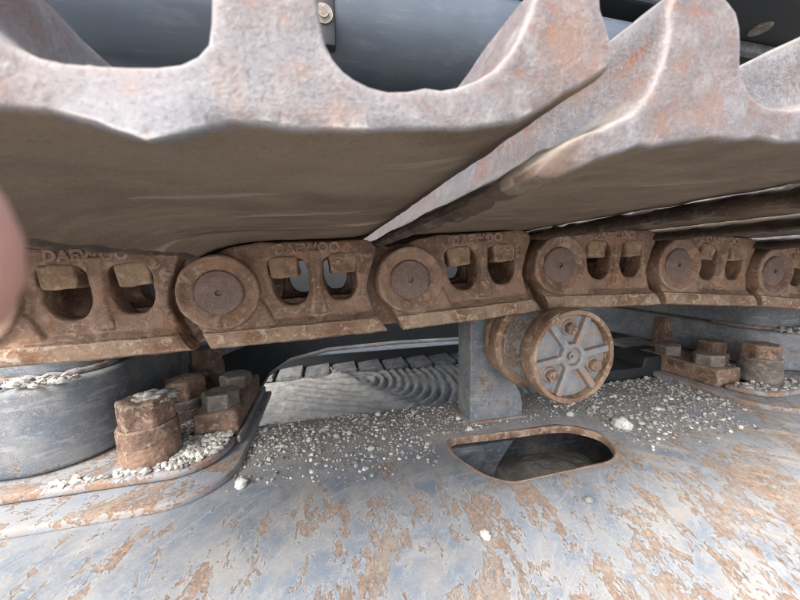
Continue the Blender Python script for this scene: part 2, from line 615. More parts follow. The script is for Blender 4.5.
def link_body_mesh():
    """cast link in local coordinates, pin A at the origin, pin B at x = 0.2, outer boss face at y = 0."""
    win1 = fillet([(0.0455, 0.0315), (0.0865, 0.0315), (0.0880, -0.004), (0.080, -0.0185), (0.062, -0.0200), (0.050, -0.006)], [0.010, 0.012, 0.012, 0.014, 0.014, 0.02])
    win2 = fillet([(0.1035, 0.0315), (0.1390, 0.0315), (0.1400, -0.002), (0.132, -0.0170), (0.112, -0.0170), (0.1035, -0.002)], [0.010, 0.012, 0.012, 0.012, 0.012, 0.014])
    body = fillet([(-0.026, 0.0), (-0.018, 0.028), (0.004, 0.044), (0.030, 0.049), (0.156, 0.049), (0.166, 0.040), (0.158, 0.018), (0.150, -0.002), (0.154, -0.024), (0.165, -0.045), (-0.008, -0.052), (-0.022, -0.030)], 0.012)
    web = outline([body, win1, win2], 0.013, 0.003)
    web.transform(Matrix.Translation((0, 0.0245, 0)))
    strut = outline([fillet([(0.089, 0.040), (0.1025, 0.040), (0.1000, 0.0), (0.106, -0.030), (0.086, -0.030), (0.0905, 0.0)], 0.003)], 0.006, 0.003)
    strut.transform(Matrix.Translation((0, 0.014, 0)))
    ring = []
    for r, y in ((0.0245, 0.004), (0.0365, 0.0), (0.0385, 0.0022), (0.0395, 0.027), (0.0245, 0.027)):
        ring.append((r, y))
    boss = lathe(ring + [ring[0]], 'Y', 64)
    fill = lathe([(0, 0.006), (0.03, 0.006), (0.03, 0.045), (0, 0.045)], 'Y', 40)
    # flare below the boss down to the rail
    flare = outline([fillet([(-0.030, -0.004), (0.038, -0.008), (0.052, -0.038), (-0.012, -0.050), (-0.024, -0.036)], 0.008)], 0.010, 0.004)
    flare.transform(Matrix.Translation((0, 0.0155, 0)))
    inner = lathe([(0, 0.031), (0.041, 0.031), (0.044, 0.034), (0.044, 0.060), (0, 0.060)], 'Y', 48)
    inner.transform(Matrix.Translation((0.2, 0, 0)))
    arm = outline([fillet([(0.145, 0.046), (0.19, 0.040), (0.20, 0.0), (0.19, -0.040), (0.145, -0.050)], 0.01)], 0.012, 0.004)
    arm.transform(Matrix.Translation((0, 0.043, 0)))
    # root of the rail: blends web to rail
    bm = bmesh.new()
    prof = [(0.004, -0.0555), (0.004, -0.040), (0.010, -0.034), (0.019, -0.024), (0.055, -0.024), (0.055, -0.0555)]
    rings = []
    for t in range(9):
        u = t / 8
        ring_ = []
        for y, z in prof:
            s = (-z - 0.024) / 0.032
            x0 = -0.026 + 0.013 * s
            x1 = 0.150 + 0.020 * s
            ring_.append(bm.verts.new((x0 + (x1 - x0) * u, y, z)))
        rings.append(ring_)
    for A, B in zip(rings, rings[1:]):
        for k in range(6):
            bm.faces.new((A[k], A[(k + 1) % 6], B[(k + 1) % 6], B[k]))
    bm.faces.new(rings[0])
    bm.faces.new(list(reversed(rings[-1])))
    root = bm_mesh(bm)
    lug = box(0.148, 0.212, 0.032, 0.058, -0.055, -0.015, 0.004)
    me = fuse(join(lug, web, strut, boss, fill, flare, inner, arm, root), 0.0014, 5, 0.5)
    return roughen(me, 0.0012, 55, 3.0, 0.0005, 210)


def rail_mesh():
    """worn running rail under the link: its bright lip."""
    bm = bmesh.new()
    prof = [(0.0025, -0.0560), (0.0010, -0.0545), (0.0006, -0.0470), (0.0020, -0.0405), (0.0060, -0.0382), (0.02, -0.038), (0.02, -0.0575), (0.006, -0.0575)]
    rings = []
    n = 46
    for t in range(n + 1):
        u = t / n
        ring_ = []
        for y, z in prof:
            s = (-z - 0.024) / 0.032
            x0 = -0.026 + 0.013 * s
            x1 = 0.150 + 0.020 * s
            w_ = 0.0012 * noise.noise(Vector((u * 9, z * 60, 1.3))) + 0.0006 * noise.noise(Vector((u * 40, z * 200, 4.3)))
            taper = 0.0025 if (t in (0, n)) else 0.0
            ring_.append(bm.verts.new((x0 + (x1 - x0) * u, y + taper + w_, z + 0.6 * w_)))
        rings.append(ring_)
    k_ = len(prof)
    for A, B in zip(rings, rings[1:]):
        for k in range(k_):
            bm.faces.new((A[k], A[(k + 1) % k_], B[(k + 1) % k_], B[k]))
    bm.faces.new(rings[0])
    bm.faces.new(list(reversed(rings[-1])))
    return bm_mesh(bm)


def text_mesh(s, size, depth):
    cu = bpy.data.curves.new('lettering', 'FONT')
    cu.body = s
    cu.size = size
    cu.extrude = depth
    cu.bevel_depth = 0.0005
    cu.bevel_resolution = 1
    cu.offset = 0.0002
    cu.resolution_u = 4
    cu.space_character = 1.08
    o = bpy.data.objects.new('lettering', cu)
    col.objects.link(o)
    dg = bpy.context.evaluated_depsgraph_get()
    me = bpy.data.meshes.new_from_object(o.evaluated_get(dg))
    bpy.data.objects.remove(o)
    me.transform(Matrix.Rotation(R(90), 4, 'X'))
    return me


ME_LINK = link_body_mesh()
ME_RAIL = rail_mesh()
ME_PIN = lathe([(0, 0.0075), (0.0022, 0.0070), (0.0034, 0.0030), (0.012, 0.0028), (0.0215, 0.0032), (0.0232, 0.0048), (0.0232, 0.06), (0, 0.06)], 'Y', 56)
ME_NUT = roughen(fuse(box(-0.0145, 0.0145, -0.010, 0.014, -0.0115, 0.0115, 0.0025), 0.0012, 2), 0.0016, 90, 2)
ME_TEXT = text_mesh('DAEWOO', 0.0140, 0.0009)
ME_BUSH = lathe([(0, 0.058), (0.030, 0.058), (0.030, 0.150), (0, 0.150)], 'Y', 32)
for me, m in ((ME_LINK, M_LINK), (ME_RAIL, M_RAIL), (ME_PIN, M_PIN), (ME_NUT, M_NUT), (ME_TEXT, M_LINK), (ME_BUSH, M_LINK)):
    me.materials.clear()
    me.materials.append(m)
    for p in me.polygons:
        p.use_smooth = True
    me.set_sharp_from_angle(angle=R(40))


def place_link(a, b, row):
    ang = math.atan2(b[1] - a[1], b[0] - a[0])
    o = link('track_link', ME_LINK, track)
    o.location = Vector((a[0], FACE if row == 0 else FACE + 0.208, a[1])) - TO
    o.rotation_euler = (0, -ang, 0)
    if row:
        o.scale = (1, -1, 1)
    link('rail', ME_RAIL, o)
    link('pin', ME_PIN, o)
    if row == 0:
        for x, z, tw in ((0.0645, 0.0225, 0.03), (0.1250, 0.0230, -0.04)):
            n_ = link('nut', ME_NUT, o, loc=(x + random.uniform(-0.0015, 0.0015), 0.0205, z + random.uniform(-0.001, 0.001)))
            n_.rotation_euler = (random.uniform(-.05, .05), tw + random.uniform(-.08, .08), random.uniform(-.12, .12))
        link('embossed_lettering', ME_TEXT, o, loc=(0.056, 0.0113 + random.uniform(0.0002, 0.0006), 0.0368))
        link('bushing', ME_BUSH, o)
    return o


for i in range(len(PINS) - 1):
    place_link(PINS[i], PINS[i + 1], 0)
for i in range(len(PINS) - 1):
    place_link(PINS[i], PINS[i + 1], 1)

# ---- shoes
SHOE_PROF = [(0.000, -0.0107), (0.0005, -0.0145), (0.0042, -0.0172), (0.0090, -0.0175), (0.0135, -0.0140), (0.0210, -0.0090), (0.0346, -0.0043), (0.056, -0.0011), (0.080, 0.0),
             (0.098, 0.0), (0.116, 0.0003), (0.140, 0.0007), (0.1640, 0.0020), (0.1785, 0.0046), (0.1930, 0.0124), (0.2060, 0.0196), (0.2085, 0.0222), (0.2078, 0.0250), (0.2035, 0.0290), (0.2022, 0.0340), (0.2020, 0.0385),
             (0.1995, 0.0403), (0.1835, 0.0403), (0.1815, 0.0340), (0.1785, 0.0245), (0.1730, 0.0165), (0.1620, 0.0118), (0.1500, 0.0100), (0.1400, 0.0100), (0.1345, 0.0128), (0.1312, 0.0180), (0.1303, 0.0300),
             (0.1298, 0.0385), (0.1275, 0.0403), (0.1135, 0.0403), (0.1113, 0.0382), (0.1106, 0.0240), (0.1090, 0.0150), (0.1040, 0.0110), (0.0940, 0.0102), (0.0830, 0.0102), (0.0758, 0.0125), (0.0720, 0.0175),
             (0.0704, 0.0270), (0.0690, 0.0350), (0.0655, 0.0398), (0.0450, 0.0403), (0.0428, 0.0370), (0.0424, 0.0230), (0.0372, 0.0105), (0.0270, 0.0030), (0.0085, -0.0052)]
Y0, Y1 = 0.075, 0.812


def shoe_mesh(seed, burr, lipk=1.0, tipk=1.0):
    prof = [(x + (0.006 if tipk < 1 and x > 0.19 and z < 0.03 else 0), z * (lipk if z < 0 else (tipk if x > 0.17 and z < 0.03 and not (x < 0.18 and z > 0.01) else 1))) for x, z in SHOE_PROF]
    # subdivide long runs so the surface can be uneven
    P = []
    for i, p in enumerate(prof):
        q = prof[(i + 1) % len(prof)]
        P.append(Vector(p))
        L = (Vector(q) - Vector(p)).length
        k = int(L / 0.006)
        for j in range(1, k + 1):
            P.append(Vector(p).lerp(Vector(q), j / (k + 1)))
    for _ in range(2):
        P = [p * 0.6 + (P[i - 1] + P[(i + 1) % len(P)]) * 0.2 for i, p in enumerate(P)]
    N = len(P)
    nr = []
    for i in range(N):
        t = P[(i + 1) % N] - P[i - 1]
        nr.append(Vector((t.y, -t.x)).normalized())
    ys = [Y0, Y0 + 0.0004, Y0 + 0.0012, Y0 + 0.0028]
    y = Y0 + 0.005
    step = 0.003
    while y < 0.40:
        ys.append(y)
        y += step
        step = min(step * 1.06, 0.012)
    ys += [0.45, 0.55, 0.65, 0.75, Y1]
    ins = {0: 0.0012, 1: 0.0006, 2: 0.0002}
    def warp(x, z, yy):
        """dents and burrs of the battered outer end"""
        near = math.exp(-(yy - Y0) / 0.02)
        yo = near * (0.0012 * noise.noise(Vector((x * 35, z * 35, seed + 3))) + 0.0007 * noise.noise(Vector((x * 150, z * 150, seed))) + 0.0003 * noise.noise(Vector((x * 420, z * 420, seed))))
        if burr and z < 0.008:
            k = 1.0 if z < 0.004 else (0.008 - z) / 0.004
            fall = math.exp(-max(0, yy - Y0) / 0.010) * k
            g = math.exp(-((x - 0.0965) / 0.0090) ** 2) * (1 + 0.25 * noise.noise(Vector((x * 300, 0, 3))))
            z -= 0.0052 * g * fall
            yo -= 0.0040 * g * fall
            z += 0.0016 * k * math.exp(-((x - 0.062) / 0.022) ** 2) * math.exp(-max(0, yy - Y0) / 0.03)
            if z < 0.002:
                z -= 0.0010 * math.exp(-((x - 0.112) / 0.02) ** 2 - ((yy - 0.092) / 0.004) ** 2)
                z -= 0.0010 * math.exp(-((x - 0.164) / 0.012) ** 2 - ((yy - 0.090) / 0.004) ** 2)
        return x, yy + yo, z

    bm = bmesh.new()
    rings = []
    flat0 = []
    for j, yy in enumerate(ys):
        ring = []
        for i in range(N):
            p = P[i] - nr[i] * ins.get(j, 0.0)
            x, z = p
            near = math.exp(-(yy - Y0) / 0.02)
            v3 = Vector((x * 1.0, yy * 0.7, z)) * 60 + Vector((seed, seed * 2, 0))
            d = 0.0007 * noise.noise(v3) + 0.00035 * noise.noise(v3 * 3.3) + near * 0.0008 * noise.noise(Vector((x, z, seed)) * 140)
            # battered lip edge
            if x < 0.016 and z < 0:
                d += 0.0026 * noise.noise(Vector((yy * 55, seed, z * 40))) + 0.0014 * noise.noise(Vector((yy * 190, seed, z * 90)))
            if x > 0.20 and z < 0.03:
                d += 0.0012 * noise.noise(Vector((yy * 70, seed + 9, 0)))
            x += nr[i].x * d
            z += nr[i].y * d
            if j == 0:
                flat0.append(Vector((x, z)))
            ring.append(bm.verts.new(warp(x, z, yy)))
        rings.append(ring)
    for A, B in zip(rings, rings[1:]):
        for k in range(N):
            bm.faces.new((A[k], A[(k + 1) % N], B[(k + 1) % N], B[k]))
    bmesh.ops.recalc_face_normals(bm, faces=bm.faces)
    for tri in tessellate_polygon([[Vector((p.x, p.y, 0)) for p in P]]):
        bm.faces.new([rings[-1][k] for k in tri])
    # outer end face: boundary plus interior points, so it can be dented
    inside = [Vector((0.0015 + 0.003 * i + 0.0008 * noise.noise(Vector((i, k, 1))), -0.0165 + 0.003 * k)) for i in range(70) for k in range(19)]
    cv, ce, cf, ov, oe, of = delaunay_2d_cdt(flat0 + inside, [(i, (i + 1) % N) for i in range(N)], [], 1, 1e-6)
    cap = []
    for q, o_ in zip(cv, ov):
        b_ = [k for k in o_ if k < N]
        cap.append(rings[0][b_[0]] if b_ else bm.verts.new(warp(q.x, q.y, Y0)))
    for f in cf:
        try:
            bm.faces.new([cap[k] for k in f])
        except ValueError:
            pass
    bmesh.ops.delete(bm, geom=[v for v in bm.verts if not v.link_faces], context='VERTS')
    bmesh.ops.recalc_face_normals(bm, faces=bm.faces)
    bm.normal_update()
    for f in bm.faces:
        c = f.calc_center_median()
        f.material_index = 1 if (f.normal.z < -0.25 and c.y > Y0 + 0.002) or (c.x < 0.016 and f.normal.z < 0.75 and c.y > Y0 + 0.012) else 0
        f.smooth = True
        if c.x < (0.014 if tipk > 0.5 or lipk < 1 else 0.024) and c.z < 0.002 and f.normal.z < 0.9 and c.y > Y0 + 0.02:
            f.material_index = 2  # darkest brown over the hanging lip along the seam
    me = bpy.data.meshes.new('shoe')
    bm.to_mesh(me)
    bm.free()
    me.set_sharp_from_angle(angle=R(50))
    return me


SHOES = [(-0.325, 0.0285, 1.0, 0), (-0.129, 0.0265, 1.3, 1), (0.053, 0.0345, 1.6, 0), (0.253, 0.0440, -0.5, 0), (0.451, 0.0430, -3.5, 0), (0.648, 0.0310, -5.5, 0), (0.845, 0.0120, -6.5, 0)]
for i, (x, z, deg, burr) in enumerate(SHOES):
    me = shoe_mesh(3.1 + i * 5.7, burr, 0.85 if i == 2 else 1.0, 1.0 if i < 2 else 0.08)
    o = link('track_shoe', me, track, [M_SHOE, M_MUD, M_LIP_DARK])
    o.location = Vector((x, 0, z)) - TO
    o.rotation_euler = (0, -R(deg), 0)

# ------------------------------------------------------------------ track frame
def frame_z(y):
    if y >= 0.335:
        return -0.25
    d = 0.335 - y
    return -0.25 - 1.05 * d * d


def build_frame():
    root = empty('track_frame', (0.3, 0.4, -0.80))
    tag(root, 'scuffed grey blue steel track frame with rust patches and a slotted hole', 'track frame')
    off = Vector(root.location)
    ymin = 0.03
    rect = [(-1.3, ymin), (1.9, ymin), (1.9, 0.516), (-1.3, 0.516)]
    slot = fillet([(0.1590, 0.4040), (0.3520, 0.3930), (0.3860, 0.3560), (0.3580, 0.3050), (0.1830, 0.2990), (0.1530, 0.3650)], [0.036, 0.045, 0.035, 0.035, 0.050, 0.045], 8)
    me = outline([rect, slot], 0.005, 0.0012, plane='XY', res=1)
    bm = bmesh.new()
    bm.from_mesh(me)
    y = 0.34
    while y > ymin + 0.005:
        bmesh.ops.bisect_plane(bm, geom=bm.verts[:] + bm.edges[:] + bm.faces[:], plane_co=(0, y, 0), plane_no=(0, 1, 0), dist=1e-6)
        y -= 0.012
    for v in bm.verts:
        v.co.z += frame_z(v.co.y) - 0.005
    bmesh.ops.recalc_face_normals(bm, faces=bm.faces)
    for f in bm.faces:
        c = f.calc_center_median()
        f.material_index = 1 if (0.14 < c.x < 0.40 and abs(f.normal.z) < 0.75 and 0.29 < c.y < 0.41) else 0
    me = bpy.data.meshes.new('top_plate')
    bm.to_mesh(me)
    bm.free()
    o = link('top_plate', me, root, [M_FRAME, M_RFLANGE], smooth=30)
    o.location = -off
    # rolled rim left by the torch cut round the slot
    bm = bmesh.new()
    n = len(slot)
    cx = sum(p[0] for p in slot) / n
    cy = sum(p[1] for p in slot) / n
    rings = []
    for i, p in enumerate(slot):
        t = (Vector(slot[(i + 1) % n]) - Vector(slot[i - 1])).normalized()
        nn = Vector((t.y, -t.x))
        if nn.dot(Vector((p[0] - cx, p[1] - cy))) < 0:
            nn = -nn
        wob = 0.0016 * noise.noise(Vector((p[0] * 60, p[1] * 60, 0.4)))
        ring = []
        for dx, dz in ((-0.0012, -0.0105), (-0.0016, -0.002), (-0.0006, 0.0000), (0.0006 + wob, 0.0003), (0.0026 + wob * 3, 0.0002), (0.0034 + wob * 3, -0.003)):
            q = Vector(p) + nn * dx
            ring.append(bm.verts.new((q.x, q.y, frame_z(q.y) + dz)))
        rings.append(ring)
    for i in range(n):
        A, B = rings[i], rings[(i + 1) % n]
        for k in range(5):
            bm.faces.new((A[k], A[k + 1], B[k + 1], B[k]))
    link('slot_rim', bm_mesh(bm), root, M_RFLANGE, smooth=180).location = -off
    # walls and floor of the hollow beam
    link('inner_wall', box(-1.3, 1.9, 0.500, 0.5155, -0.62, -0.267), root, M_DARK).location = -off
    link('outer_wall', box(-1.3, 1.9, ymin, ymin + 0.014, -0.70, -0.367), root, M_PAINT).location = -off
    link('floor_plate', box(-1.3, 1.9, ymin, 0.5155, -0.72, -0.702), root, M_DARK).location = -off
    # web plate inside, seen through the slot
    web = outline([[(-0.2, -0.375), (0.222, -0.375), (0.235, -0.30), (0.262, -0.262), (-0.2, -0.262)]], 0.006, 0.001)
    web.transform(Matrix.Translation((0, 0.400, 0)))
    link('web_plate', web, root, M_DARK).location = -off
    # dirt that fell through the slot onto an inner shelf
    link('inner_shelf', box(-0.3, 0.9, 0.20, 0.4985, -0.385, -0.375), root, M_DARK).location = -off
    return root


frame = build_frame()

# ------------------------------------------------------------------ carrier roller
RC = Vector((0.2876, 0.312, -0.1145))
roller = empty('carrier_roller', (RC.x, 0.43, -0.25))
tag(roller, 'carrier roller with ribbed grey end cap and rusty rim on a grey bracket', 'roller')


def rl(name, me, mat, smooth=35):
    o = link(name, me, roller, mat, smooth=smooth)
    return o


def radd(o, local=Vector((0, 0, 0))):
    o.location = RC + local - Vector(roller.location)
    return o


shell = radd(rl('shell', roughen(lathe([(0, 0.030), (0.0515, 0.030), (0.0525, 0.031), (0.0525, 0.066), (0.0545, 0.070), (0.0545, 0.074), (0, 0.074)], 'Y', 96), 0.0003, 60), M_ROLLP))
radd(rl('rim', roughen(lathe([(0.0515, 0.012), (0.0515, 0.0015), (0.0525, 0.0), (0.0568, 0.0), (0.0585, 0.0025), (0.0590, 0.018), (0.0575, 0.026), (0.0555, 0.0295), (0.048, 0.0295), (0.0515, 0.012)], 'Y', 96), 0.0007, 70, 2), M_RFLANGE))
radd(rl('flange', roughen(lathe([(0, 0.072), (0.0585, 0.068), (0.0640, 0.072), (0.0655, 0.077), (0.0655, 0.086), (0.0620, 0.089), (0, 0.089)], 'Y', 96), 0.0005, 70, 4), M_RFLANGE))
radd(rl('inner_flange', roughen(lathe([(0, 0.089), (0.050, 0.089), (0.050, 0.099), (0.0600, 0.099), (0.0625, 0.102), (0.0625, 0.109), (0.0600, 0.112), (0, 0.112)], 'Y', 96), 0.0006, 60, 8), M_LINK))
radd(rl('shaft', lathe([(0, 0.111), (0.030, 0.111), (0.030, 0.168), (0, 0.168)], 'Y', 48), M_PAINT))


def cap_mesh():
    disc = lathe([(0, 0.0090), (0.0519, 0.0090), (0.0519, 0.022), (0, 0.022)], 'Y', 72)
    hub = lathe([(0, 0.0075), (0.0042, 0.0075), (0.0050, 0.0070), (0.0100, 0.0068), (0.0112, 0.0012), (0.0158, 0.0010), (0.0168, 0.0026), (0.0175, 0.012), (0, 0.012)], 'Y', 48)
    parts = [disc, hub]
    for k in range(6):
        a = R(8 + 60 * k)
        b_ = box(0.014, 0.0515, 0.0010, 0.013, -0.0041, 0.0041, 0.0014)
        b_.transform(Matrix.Rotation(-a, 4, 'Y'))
        parts.append(b_)
    for k in range(3):
        a = R(97 + 120 * k)
        p_ = lathe([(0, 0.0060), (0.0092, 0.0060), (0.0108, 0.0115), (0, 0.0115)], 'Y', 32)
        p_.transform(Matrix.Translation((0.0355 * math.cos(a), 0, 0.0355 * math.sin(a))))
        parts.append(p_)
    return roughen(fuse(join(*parts), 0.0009, 3), 0.0004, 120)


t = NT('cap_grey_paint')
na, nb = t.noise(40, 8, 0.7), t.noise(160, 7, 0.75)
ec = t.edge(0.0022, 0.90, 0.995)
cc = t.mix(t.ramp(na, 0.35, 0.65), (0.17, 0.18, 0.20), (0.25, 0.255, 0.265))
cc = t.mix(t.ramp(nb, 0.55, 0.70, 0, 0.8), cc, (0.40, 0.385, 0.37))
cc = t.mix(t.math('MULTIPLY', ec, t.ramp(na, 0.3, 0.55, 0.6, 1.0)), cc, (0.36, 0.245, 0.175))
cc = t.mix(t.ramp(t.noise(55, 6, 0.65), 0.54, 0.62, 0, 0.8), cc, (0.30, 0.19, 0.13))
M_CAP = t.finish(cc, 0.55, 0.1, ((na, 0.3, 0.002), (nb, 0.4, 0.0007)))
cap = radd(rl('end_cap', cap_mesh(), M_CAP, 180))
for k in range(3):
    a = R(97 + 120 * k)
    hb = hexhead(0.0078, 0.0062, 0, turn=random.random())
    hb.transform(Matrix.Rotation(R(90), 4, 'X'))
    o = link('bolt', hb, cap, M_BOLT, smooth=35, loc=(0.0355 * math.cos(a), 0.0052, 0.0355 * math.sin(a)))
plug = lathe([(0, 0.0085), (0.0022, 0.0083), (0.0026, 0.0048), (0.0046, 0.0044), (0.0046, 0.009)], 'Y', 24)
link('grease_plug', plug, cap, M_GREYBOLT, smooth=40)

# bracket: upright block with a cut-away shoulder for the flange
br = outline([fillet([(0.2105, -0.2490), (0.3020, -0.2490), (0.3020, -0.214), (0.280, -0.178), (0.262, -0.150), (0.300, -0.10), (0.300, -0.06), (0.2105, -0.06)], [0.004, 0.004, 0.02, 0.03, 0.02, 0.02, 0.004, 0.004])], 0.024, 0.002)
br.transform(Matrix.Translation((0, 0.457, 0)))
o = link('bracket', br, roller, M_PAINT, smooth=35)
o.location = -Vector(roller.location)
bp = box(0.204, 0.309, 0.428, 0.488, -0.2505, -0.2455, 0.002)
o = link('weld_pad', roughen(bp, 0.001, 40), roller, M_FOOT, smooth=35)
o.location = -Vector(roller.location)

# ------------------------------------------------------------------ carbody legs bolted on the frame
def bolt(parent, x, y, z, r, h, spacer_h, spacer_r, mat_head, mat_spacer, name='bolt', tilt=0.0):
    """hex bolt over a tall round spacer; z is the seat."""
    off = Vector(parent.location)
    hm = roughen(fuse(hexhead(r, h, spacer_h, turn=random.uniform(0, 1.0)), 0.0011, 1), 0.0009, 70, random.random() * 9, 0.0005, 260)
    o = link(name, hm, parent, mat_head, smooth=32, loc=Vector((x, y, z)) - off)
    o.rotation_euler = (random.uniform(-.02, .02), random.uniform(-.02, .02), 0)
    if spacer_h > 0.003:
        mid = spacer_h * 0.52
        prof = [(0, 0), (spacer_r, 0), (spacer_r, mid - 0.0012), (spacer_r - 0.0012, mid), (spacer_r, mid + 0.0012), (spacer_r * 0.99, spacer_h - 0.002), (spacer_r * 0.95, spacer_h), (0, spacer_h)]
        link('spacer', roughen(fuse(lathe(prof, 'Z', 40), 0.0011, 1), 0.0012, 60, random.random() * 9, 0.0006, 240), o, mat_spacer, smooth=40)
    return o


def arc_corner(cx, cy, r, a0, a1, n=14):
    return [(cx + r * math.cos(R(a0 + (a1 - a0) * k / n)), cy + r * math.sin(R(a0 + (a1 - a0) * k / n))) for k in range(n + 1)]


def slab(pts, z0, z1, bev):
    me = outline([pts], (z1 - z0) / 2, bev, plane='XY', res=3)
    me.transform(Matrix.Translation((0, 0, (z0 + z1) / 2)))
    return me


def build_leg(side, label, lz, ft):
    """side -1: left leg; +1: right leg. s(x) mirrors about the gap between the legs."""
    root = empty('support_casting', (-0.40 if side < 0 else 1.0, 0.55, -0.25))
    tag(root, label, 'machine leg', 'legs bolted on the track frame')
    off = Vector(root.location)
    mid = 0.300
    def s(x):
        return x if side < 0 else 2 * mid - x
    def mp(pts):
        q = [(s(x), y) for x, y in pts]
        return q if side < 0 else list(reversed(q))
    def add(name, me, mat, sm=35, parent=None):
        o = link(name, me, parent or root, mat, smooth=sm)
        if parent is None:
            o.location = -off
        return o
    # two tiers of foot plate with a big round corner
    px, py, ny = (0.0, 0.0, 0.0) if side < 0 else (0.028, -0.030, -0.045)
    low = mp([(-1.25, 0.350 + py)] + arc_corner(-0.185 + px, 0.420 + py, 0.072, -90, 0) + [(-0.113 + px, 0.46), (-0.113 + px, 0.64), (-1.25, 0.64)])
    add('lower_plate', roughen(slab(low, -0.2514, -0.2408, 0.0035), 0.001, 30, 1), M_FOOT)
    up = mp([(-1.25, 0.388 + py)] + arc_corner(-0.190 + px, 0.448 + py + (0 if side < 0 else -0.010), 0.060 if side < 0 else 0.050, -90, 0) + [(-0.130 + px - (0 if side < 0 else 0.010), 0.457 + ny), (-0.192, 0.459 + ny), (-0.192, 0.76), (-1.25, 0.76)])
    add('foot_plate', roughen(slab(up, -0.2406, ft, 0.004), 0.001, 30, 2), M_FOOT)
    # rounded lower casting with a ledge
    dr = mp([(-1.25, 0.412)] + arc_corner(-0.350, 0.492, 0.080, -80, 0) + [(-0.290, 0.58), (-0.302, 0.80), (-0.22, 1.02), (-1.25, 1.02)])
    lower = slab(dr, ft + 0.0004, lz - 0.0004, 0.008)
    add('casting', roughen(lower, 0.0015, 18, 3), M_PAINT)
    # upper box set back from the ledge
    ub = mp([(-1.25, 0.446)] + arc_corner(-0.345, 0.502, 0.052, -85, 0) + [(-0.312, 0.59), (-0.322, 0.80), (-0.24, 1.02), (-1.25, 1.02)])
    add('upper_box', roughen(slab(ub, lz, 0.10, 0.006), 0.0015, 15, 5), M_PAINT)
    # weld bead along the ledge
    wpts = [(x, y - 0.004 if y < 0.5 else y) for x, y in [(-1.25, 0.446)] + arc_corner(-0.345, 0.502, 0.055, -85, 0) + [(-0.305, 0.57)]]
    cu = bpy.data.curves.new('weld', 'CURVE')
    cu.dimensions = '3D'
    cu.bevel_depth = 0.006
    sp = cu.splines.new('POLY')
    wp = []
    for p, q in zip(wpts, wpts[1:]):
        L = (Vector(q) - Vector(p)).length
        k = max(1, int(L / 0.01))
        wp += [Vector(p).lerp(Vector(q), j / k) for j in range(k)]
    sp.points.add(len(wp) - 1)
    for k, p in enumerate(wp):
        sp.points[k].co = (s(p.x), p.y, lz + 0.002, 1)
        sp.points[k].radius = 0.8 + 0.35 * math.sin(k * 1.9) * random.random()
    ob = bpy.data.objects.new('w', cu)
    col.objects.link(ob)
    wm = bpy.data.meshes.new_from_object(ob.evaluated_get(bpy.context.evaluated_depsgraph_get()))
    bpy.data.objects.remove(ob)
    add('weld_bead', wm, M_FOOT, 180)
    return root, s, off, add


legL, sL, offL, addL = build_leg(-1, 'left carbody leg, grey casting on rust edged foot plate with crusted bolts', -0.127, -0.2305)
legR, sR, offR, addR = build_leg(1, 'right carbody leg, grey casting with three bolts beside the brown bar', -0.150, -0.2305)

# left bolts (front one caked with dirt)
bolt(legL, -0.2195, 0.432, -0.2307, 0.0300, 0.030, 0.046, 0.0315, M_BOLT, M_BOLT)
bolt(legL, -0.2240, 0.552, -0.2307, 0.0300, 0.028, 0.030, 0.0310, M_BOLT, M_GREYBOLT)
bolt(legL, -0.2400, 0.690, -0.2307, 0.0300, 0.030, 0.044, 0.0310, M_BOLT, M_BOLT)
# right bolts
bolt(legR, 0.8000, 0.414, -0.2307, 0.0290, 0.026, 0.044, 0.0305, M_BOLT, M_GREYBOLT)
bolt(legR, 0.8550, 0.525, -0.2307, 0.0280, 0.026, 0.020, 0.0290, M_BOLT, M_BOLT)
bolt(legR, 0.9050, 0.665, -0.2307, 0.0280, 0.032, 0.042, 0.0290, M_BOLT, M_BOLT)


def retaining_bar(x0, x1, y0, y1, z0, z1, spots, label):
    b = empty('retaining_bar', ((x0 + x1) / 2, (y0 + y1) / 2, z0))
    tag(b, label, 'steel bar', 'bolted bars beside the legs')
    off = Vector(b.location)
    me = roughen(fuse(box(x0, x1, y0, y1, z0, z1, 0.003), 0.003, 1), 0.0014, 45, x0 * 9)
    o = link('bar', me, b, M_BOLT, smooth=60)
    o.location = -off
    for x, y in spots:
        bolt(b, x, y, z1 - 0.0005, 0.0255, 0.021, 0.0, 0, M_GREYBOLT, M_GREYBOLT)
    return b


retaining_bar(-0.1850, -0.1290, 0.464, 0.622, -0.2406, -0.1990, [(-0.1570, 0.494), (-0.1560, 0.570)], 'rusty bar with two grey bolt heads beside the caked front bolt')
retaining_bar(0.7050, 0.7620, 0.418, 0.575, -0.2406, -0.2060, [(0.7330, 0.455), (0.7320, 0.530)], 'brown rusty bar with two grey bolts right of the roller')
# upright edge plate that the left bar leans on
for x0, x1, lab in ((-0.1285, -0.1180, 'thin dark upright strip beside the left rusty bar'),):
    st = link('edge_strip', roughen(fuse(box(x0, x0 + 0.006, 0.450, 0.640, -0.2406, -0.2290, 0.0015), 0.002, 1), 0.001, 50), None, M_PAINT, smooth=60)
    tag(st, lab, 'steel strip')

